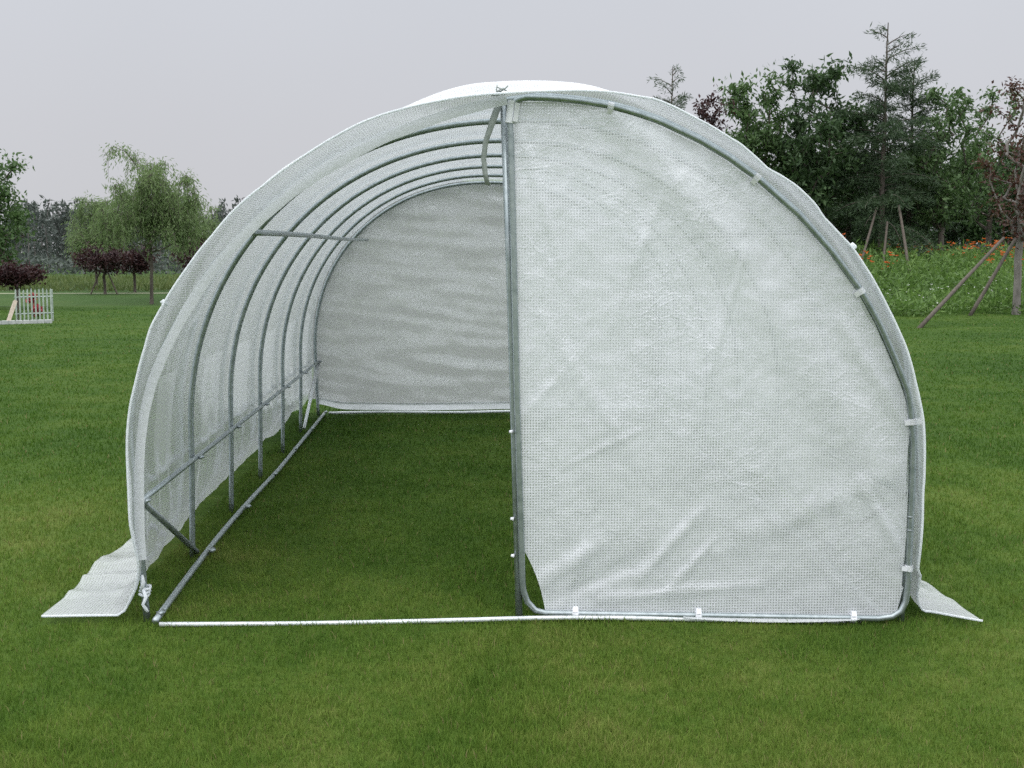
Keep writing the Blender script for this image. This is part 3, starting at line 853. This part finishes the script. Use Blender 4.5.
def conifer(name, px, d, top, label, half_px, seed=1, group=None, z0=1.2, bare=0.16, dens=1.0, mat='leaf_blue'):
    r = np.random.default_rng(seed)
    x, y = px2x(px, d), CAM[1] + d
    z = float(ground_z(x, y))
    h = px2z(top, d) - z
    R = half_px / FPX * d
    segs = [((0, 0, h * i / 14), (0.02 * math.sin(i), 0, h * (i + 1) / 14), 0.10 * (1 - i / 14.5) + .012, 0.10 * (1 - (i + 1) / 14.5) + .012) for i in range(14)]
    P = []; D = []
    zz = z0
    while zz < h - 0.1:
        f = (zz - z0) / (h - z0)
        L = R * ((1 - f) ** 0.75) * (0.7 + 0.5 * r.random()) + 0.12
        if f > 1 - bare * 2 : L = max(L, 0.45 + 0.55 * r.random()) * (0.6 + 0.8 * r.random()) * (0.35 + 0.65 * min(1, (1 - f) / 0.12))
        an = r.random() * 6.28
        el = 0.30 + 0.45 * f
        ca, sa = math.cos(an), math.sin(an)
        prev = np.array((0., 0., zz))
        n = max(3, int(L / 0.16))
        for i in range(1, n + 1):
            t = i / n
            q = np.array((ca * L * t, sa * L * t, zz + L * (el * t - 0.55 * t * t * (1 - 0.6 * f))))
            segs.append((prev, q, 0.022 * (1 - t) + 0.006, 0.022 * (1 - i / n) + 0.005))
            m = int((14 if f < 1 - bare else 8) * dens)
            for k in range(m):
                tw = (r.random() - .5) * 2
                sd = np.array((-sa, ca, 0.)) * tw * L * 0.32 * (1 - 0.5 * t)
                pp = q + sd + np.array((0, 0, -abs(tw) * 0.10 * L)) + r.normal(size=3) * 0.03
                for _ in range(3 if f < 1 - bare else 2):
                    P.append(pp + r.normal(size=3) * 0.04); D.append(np.array((ca, sa, 0.15)) * .5 + sd / (abs(L) * .3 + .01) * .5)
            prev = q
        zz += (0.085 if f < 1 - bare else 0.17) * (0.6 + 0.8 * r.random()) * h / 7.0
    V, F = leaves_np(np.array(P), 0.17, 0.028, r, 0.1, dirs=np.array(D))
    return plant_tree(name, (x, y, z - 0.02), label, 'tree', group, segs, M['bark'], V, F, M[mat], 6)

def willow(name, px, d, top, label, half_px, seed=1, group=None, trunk=1.1, ntips=80, strands=9, slen=(0.25, 1.0), dx=0, lean=0.0, tr=.055):
    r = np.random.default_rng(seed)
    x, y = px2x(px, d), CAM[1] + d
    z = float(ground_z(x, y))
    h = px2z(top, d) - z
    R = half_px / FPX * d
    segs, tips, nodes = skeleton(r, h, trunk, R * 0.92, ntips, tr, lean, 'round', 5)
    P = []; D = []
    hi = tips[tips[:, 2] > trunk + 0.25 * (h - trunk)]
    for t in hi:
        for k in range(strands):
            an = r.random() * 6.28
            L = slen[0] + (slen[1] - slen[0]) * r.random() ** 1.4
            o = np.array((math.cos(an), math.sin(an), 0.)) * (0.10 + 0.25 * r.random())
            p = t + r.normal(size=3) * 0.06
            n = int(L / 0.075)
            prev = p
            for i in range(n):
                f = (i + 1) / n
                q = p + o * math.sin(min(1, f * 1.6) * math.pi / 2) * 1.0 + np.array((0, 0, 0.10 * math.sin(f * 2.2) - L * f ** 1.3)) + r.normal(size=3) * 0.015
                if q[2] < 0.7 + 0.5 * r.random(): break
                if i % 4 == 3:
                    segs.append((prev, q, 0.005, 0.004)); prev = q
                for _ in range(2):
                    P.append(q + r.normal(size=3) * 0.03); D.append(np.array((o[0], o[1], -0.7)))
    C = np.repeat(hi, 55, 0)
    q_ = r.normal(size=C.shape); q_ /= np.linalg.norm(q_, axis=1)[:, None]
    P2 = C + q_ * (r.random(len(C)) ** 0.5)[:, None] * np.array((0.42, 0.42, 0.26))
    D2 = q_ * 0.5 + np.array((0, 0, -0.5))
    V, F = leaves_np(np.concatenate([np.array(P), P2]), 0.13, 0.030, r, 0.2, dirs=np.concatenate([np.array(D), D2]))
    return plant_tree(name, (x, y, z - 0.02), label, 'tree', group, segs, M['bark'], V, F, M['leaf_willow'], 5)

def stake(p0, p1, r0, r1, label, group='wooden stakes propping young trees', mat='stake'):
    p0, p1 = Vector(p0), Vector(p1)
    n = 6
    t = [p0 + (p1 - p0) * i / n + Vector((0.008 * mnoise.noise((i, p0.x, 1)), 0, 0.006 * mnoise.noise((i, p0.y, 2)))) for i in range(n + 1)]
    r0, r1 = r0 * 0.78, r1 * 0.78
    o = MB().tube(t, [r0 + (r1 - r0) * i / n for i in range(n + 1)], 8).build('tree_stake', M[mat])
    return props(o, label, 'stake', group)

# ------------------------------------------------------------------ right hand side: grove above the flower bed
G = 'trees of the grove right of the tunnel'
conifer('deodar_tree', 878, 38, 26, 'tall blue-green conifer with a bare spiky leader, highest tree of the grove', 58, seed=5, group=G, bare=0.20, dens=1.0)
conifer('deodar_tree', 905, 40.5, 62, 'shorter feathery conifer just right of the tallest conifer', 46, seed=12, group=G, bare=0.14)
conifer('deodar_tree', 669, 47, 70, 'thin conifer tip poking above the tunnel roof, far left of the grove', 34, seed=8, group=G, bare=0.2, dens=0.8)
broad_tree('broadleaf_tree', 752, 40, 92, 'leafy tree with drooping shoots, leftmost green broadleaf above the tunnel edge', 40, 1.4, 110, 60, 0.30, (0.20, 0.075), 'leaf_mid', seed=21, group=G, shoots=12, droop=0.7)
broad_tree('broadleaf_tree', 815, 39, 76, 'leafy tree with arching leafy sprays, left of the tallest conifer', 46, 1.3, 130, 65, 0.30, (0.20, 0.075), 'leaf_dark', seed=22, group=G, shoots=14, droop=0.7)
broad_tree('broadleaf_tree', 845, 42, 112, 'dense dark tree filling the gap behind the tallest conifer', 50, 1.2, 130, 70, 0.34, (0.15, 0.07), 'leaf_dark', seed=23, group=G, shoots=4)
broad_tree('broadleaf_tree', 938, 39, 98, 'broad green tree between the conifers and the red-leaved tree', 44, 1.5, 105, 55, 0.28, (0.17, 0.07), 'leaf_mid', seed=24, group=G, shoots=10)
broad_tree('broadleaf_tree', 985, 42, 104, 'open-crowned tree behind the red-leaved tree, sky showing through', 42, 1.6, 80, 45, 0.26, (0.17, 0.07), 'leaf_mid', seed=25, group=G, shoots=10)
broad_tree('broadleaf_tree', 1045, 41, 96, 'green tree cut off by the right edge of the view', 42, 1.4, 100, 60, 0.30, (0.16, 0.07), 'leaf_dark', seed=26, group=G, shoots=8)
broad_tree('plum_tree', 706, 37, 108, 'dark purple-leaved tree peeping over the tunnel roof beside the thin conifer tip', 26, 1.3, 60, 45, 0.26, (0.15, 0.06), 'leaf_plum', seed=27, group=G, shoots=8)
for (px, d, top, hp, sd_, lb) in ((780, 50, 140, 50, 31, 'dark low tree at the back of the grove, nearest the tunnel'),
                                  (835, 52, 150, 52, 32, 'dark low tree at the back of the grove, under the arching sprays'),
                                  (893, 51, 140, 52, 33, 'dark low tree at the back of the grove, under the tallest conifers'),
                                  (950, 53, 146, 52, 34, 'dark low tree at the back of the grove, below the broad green tree'),
                                  (1010, 52, 140, 52, 35, 'dark low tree at the back of the grove, behind the red-leaved tree'),
                                  (1070, 52, 140, 52, 36, 'dark low tree at the back of the grove, at the right edge')):
    broad_tree('broadleaf_tree', px, d, top, lb, hp, 0.5, 120, 70, 0.42, (0.22, 0.11), 'leaf_dark', seed=sd_, group=G, shoots=0)
# red-leaved tree in front with two props
d = 27.3
t = broad_tree('red_leaf_tree', 1016, d, 96, 'sparse red-brown tree with pale trunk, propped by two stakes', 44, 1.55, 85, 26, 0.22, (0.11, 0.05), 'leaf_red', 'bark_pale', tr=0.085, seed=41, group=G, shoots=12, shape='vase', droop=0.2)
x, y = px2x(1016, d), CAM[1] + d
z = float(ground_z(x, y))
def at(px, py, d): return (px2x(px, d), CAM[1] + d, px2z(py, d))
def foot(px, d):
    X, Y = px2x(px, d), CAM[1] + d
    return (X, Y, float(ground_z(X, Y)) - 0.05)
stake(foot(917, 22.6), at(1000, 238, 26.6), 0.055, 0.042, 'long pale stake leaning on the red-leaved tree, nearer the camera', mat='stake')
stake(foot(969, 26.9), at(1012, 238, 27.1), 0.060, 0.048, 'short dark stake leaning on the trunk of the red-leaved tree', mat='bark')
stake(foot(911, 33.5), at(895, 206, 36.5), 0.060, 0.050, 'steep stake under the tallest conifer, standing right among flowers', mat='stake')
stake(foot(853, 34.0), at(873, 208, 37.0), 0.055, 0.045, 'slanted stake under the tallest conifer, nearest the tunnel', mat='stake')
stake(foot(880, 34.6), at(884, 222, 36.5), 0.05, 0.045, 'thin upright stake in the middle under the tallest conifer', mat='stake')

# flower bed
def bed_plants():
    r = np.random.default_rng(51)
    P = []; D = []
    n = 9500
    X = 4.2 + r.random(n) * 19.0
    Y = 22.3 + (r.random(n) ** 0.85) * 13.5 + 0.5 * np.sin(X * 1.7)
    hh = (0.30 + 0.50 * np.clip((Y - 22.0) / 5.0, 0, 1)) * (0.55 + 0.6 * r.random(n)) 
    cl = np.array([mnoise.noise((a * .8, b * .8, 0)) for a, b in zip(X, Y)])
    hh *= 1 + 0.45 * cl
    Z = ground_z(X, Y)
    V = []; 
    per = 9
    XX = np.repeat(X, per) + r.normal(size=n * per) * 0.10; YY = np.repeat(Y, per) + r.normal(size=n * per) * 0.10
    ZZ = np.repeat(Z, per) + np.repeat(hh, per) * r.random(n * per)
    v, f = leaves_np(np.stack([XX, YY, ZZ], 1), 0.19, 0.05, r, -0.55)
    return v, f, X, Y, Z + hh
bv, bf, BX, BY, BZ = bed_plants()
props(mesh_obj('bed_plants', bv, bf, M['bed'], smooth=False), 'tall leafy green plants filling the flower bed under the grove', 'plants', kind='stuff')
def flowers(name, X, Y, Z, n, size, mat, label, seed, jitter=0.05):
    r = np.random.default_rng(seed)
    k = r.integers(0, len(X), n)
    per = 5
    C = np.stack([X[k], Y[k], Z[k]], 1) + r.normal(size=(n, 3)) * jitter
    P = np.repeat(C, per, 0)
    an = np.tile(np.arange(per) * 2 * math.pi / per, n)
    D = np.stack([np.cos(an), np.sin(an), np.full(n * per, 0.5)], 1)
    v, f = leaves_np(P, size, size * .55, r, 0.0, dirs=D * 2.2)
    props(mesh_obj(name, v, f, M[mat], smooth=False), label, 'flowers', kind='stuff')
mk = BY > 27.5
cl = np.array([mnoise.noise((a * .35 + 4, b * .25, 5)) for a, b in zip(BX, BY)])
mk &= cl > -0.12
flowers('orange_flowers', BX[mk], BY[mk], BZ[mk] + 0.12, 760, 0.085, 'orange', 'orange daylilies along the back of the flower bed', 61)
mk = (BY < 25.2) & (cl > -0.2)
flowers('white_flowers', BX[mk], BY[mk], BZ[mk] + 0.04, 240, 0.034, 'whitefl', 'small white flowers along the front of the flower bed', 62)

# ------------------------------------------------------------------ left hand side
GL = 'trees beyond the lawn on the left'
broad_tree('broadleaf_tree', -8, 33, 160, 'green tree cut off by the left edge of the view', 40, 0.9, 120, 60, 0.26, (0.13, 0.06), 'leaf_mid', seed=71, group=GL, shoots=12)
willow('willow_tree', 152, 37, 164, 'tallest pale green willow on the left, above the tunnel flank', 54, seed=171, group=GL, ntips=150, strands=8, lean=0.05, trunk=1.5)
willow('willow_tree', 98, 47, 203, 'rounded lower willow left of the tallest willow', 30, seed=73, group=GL, ntips=70, strands=9, trunk=0.9)
willow('willow_tree', 198, 46, 210, 'low willow between the tallest willow and the tunnel', 30, seed=74, group=GL, ntips=60, strands=8, trunk=0.9)
for (px, d, top, hp, sd_, lb) in ((18, 31, 258, 20, 81, 'small purple-leaved tree beside the white fence'),
                                  (106, 42, 240, 27, 82, 'purple-leaved tree on thin stakes below the rounded willow'),
                                  (136, 44, 243, 19, 83, 'purple-leaved tree just left of the tallest willow trunk'),
                                  (200, 42, 236, 22, 84, 'purple-leaved tree half hidden behind the tunnel flank')):
    broad_tree('plum_tree', px, d, top, lb, hp, 0.65 if px < 50 else 0.6, 60, 50, 0.20, (0.11, 0.055), 'leaf_plum', seed=sd_, group=GL, shoots=3, tr=0.05, shape='flat', droop=0.1)
for (a, b_, dd, lb) in ((91, 103, 41.6, 'thin stake slanting left below the purple-leaved tree with stakes'), (119, 108, 41.7, 'thin stake slanting right below the purple-leaved tree with stakes')):
    stake(foot(a, dd), at(b_, 268, 42), 0.035, 0.03, lb, mat='stake')

# distant wood
def far_wood():
    r = np.random.default_rng(91)
    segs = []; P = []
    for k in range(900):
        x = -75 + 165 * r.random(); y = 88 + 26 * r.random()
        h = (4.0 + 1.7 * r.random()) * (1.15 if r.random() < .12 else 1)
        segs.append(((x, y, 0), (x + r.normal() * .15, y, h * .6), 0.055, 0.04)); segs.append((segs[-1][1], (x + r.normal() * .3, y, h), 0.04, 0.015))
        n = 150
        zz = h * (0.05 + 0.95 * r.random(n) ** .8)
        sp_ = 0.85 * (1.15 - zz / h)
        P.append(np.stack([x + r.normal(size=n) * sp_, y + r.normal(size=n) * sp_, zz], 1))
    v1, f1 = tubes_np(segs, 5)
    v2, f2 = leaves_np(np.concatenate(P), 0.40, 0.17, r, -0.5)
    return v1, f1, v2, f2
v1, f1, v2, f2 = far_wood()
fw = mesh_obj('distant_wood', v1, f1, M['bark_far'])
props(fw, 'hazy wood of thin straight trees far beyond the lawn', 'wood', kind='stuff')
props(mesh_obj('foliage', v2, f2, M['leaf_far'], fw, False), kind='stuff')

r = np.random.default_rng(93)
n = 16000
X = -80 + 170 * r.random(n); Y = 74 + 5 * r.random(n)
hh = 1.15 + 0.5 * np.array([mnoise.noise((a * .25, b * .3, 0)) for a, b in zip(X, Y)])
v, f = leaves_np(np.stack([X, Y, hh * r.random(n)], 1), 0.36, 0.16, r, -0.3)
props(mesh_obj('undergrowth', v, f, M['leaf_far'], smooth=False), 'low grey-green scrub along the foot of the distant wood', 'scrub', kind='stuff')
# rough meadow strip and the path beyond the lawn
r = np.random.default_rng(95)
n = 26000
X = -34 + r.random(n) * 36; Y = 40.5 + r.random(n) ** 1.2 * 24
v, f = leaves_np(np.stack([X, Y, np.full(n, -0.02)], 1), 0.30, 0.05, r, -1.0)
props(mesh_obj('meadow_grass', v, f, M['meadow'], smooth=False), 'taller yellowish grass beyond the path on the left', 'grass', kind='stuff')
V = []; 
for i in range(61):
    x = -40 + 46 * i / 60
    y = 38.6 + 0.9 * math.sin(x * 0.12) + 0.03 * (x + 20)
    V += [(x, y, 0.008 + float(ground_z(x, y))), (x, y + 0.8, 0.008 + float(ground_z(x, y + 0.8)))]
F = np.array([(2 * i, 2 * i + 2, 2 * i + 3, 2 * i + 1) for i in range(60)])
props(mesh_obj('path', V, F, M['gravel'], smooth=False), 'pale narrow path crossing behind the lawn on the left', 'path', kind='structure')

# picket fence, kerb, plank, red flowers
d = 25.4
fence = empty('picket_fence', (px2x(34, d), CAM[1] + d, 0))
props(fence, 'short run of white picket fence at the lawn edge on the far left', 'fence')
x0, x1 = px2x(17, d) - fence.location.x, px2x(52, d + 0.45) - fence.location.x
for i in range(10):
    f = i / 9
    x = x0 + (x1 - x0) * f; y = 0.45 * f
    h = 0.66 + 0.015 * math.sin(i * 2.1)
    b = MB()
    b.box((x, y - 0.022, h / 2 + 0.01), (0.032, 0.018, h - 0.06), 0.3)
    b.add([(x - .016, y - .031, h - .02), (x + .016, y - .031, h - .02), (x, y - .031, h + .03), (x - .016, y - .013, h - .02), (x + .016, y - .013, h - .02), (x, y - .013, h + .03)],
          [(0, 1, 2), (3, 5, 4), (0, 2, 5, 3), (1, 4, 5, 2), (0, 3, 4, 1)])
    b.build('picket', M['white_paint'], fence, smooth=False)
for z in (0.17, 0.52):
    MB().tube([(x0 - 0.03, -0.02, z), (x1 + 0.03, 0.47, z)], 0.018, 4).build('rail', M['white_paint'], fence, smooth=False)
for f in (0.0, 1.0):
    MB().box((x0 + (x1 - x0) * f, 0.45 * f + 0.03, 0.33), (0.05, 0.05, 0.68), 0.3, 0.006).build('post', M['bark'] if f == 0 else M['white_paint'], fence, smooth=False)
kb = MB()
for i in range(9):
    a = px2x(-8 + 7.0 * i, 24.6 + .05 * i)
    kb.box((a, CAM[1] + 24.5 + 0.06 * i, 0.03), (0.16, 0.14, 0.09), 0.4, 0.02)
props(kb.build('stone_edging', M['stone'], smooth=False), 'row of pale edging stones at the foot of the white fence', 'edging')
pl = MB()
p0, p1 = Vector(at(7, 321, 24.6)), Vector(at(16, 300, 25.2))
p0.z = 0.0
pl.tube([p0, p0.lerp(p1, .5), p1], 0.045, 4)
props(pl.build('wooden_plank', M['plank'], smooth=False), 'bare wooden plank leaning against the end of the white fence', 'plank')
for (px, py, sz, lb) in ((33, 297, 0.075, 'small red flower head behind the upper part of the white fence'), (38, 309, 0.11, 'larger red flower clump low behind the white fence')):
    rr = np.random.default_rng(int(px))
    c = np.array(at(px, py, 26.1))
    t = empty('red_flower', (c[0], c[1], 0)); props(t, lb, 'flower', 'red flowers behind the white fence')
    P = rr.normal(size=(150, 3)) * sz * .30 + np.array((0, 0, c[2]))
    v, f = leaves_np(P, 0.09, 0.06, rr)
    mesh_obj('bloom', v, f, M['redfl'], t, False)
    MB().tube([(0, 0, -0.02), (0.01, 0, c[2] * .5), (0, 0, c[2])], 0.012, 6).build('stem', M['bed'], t)
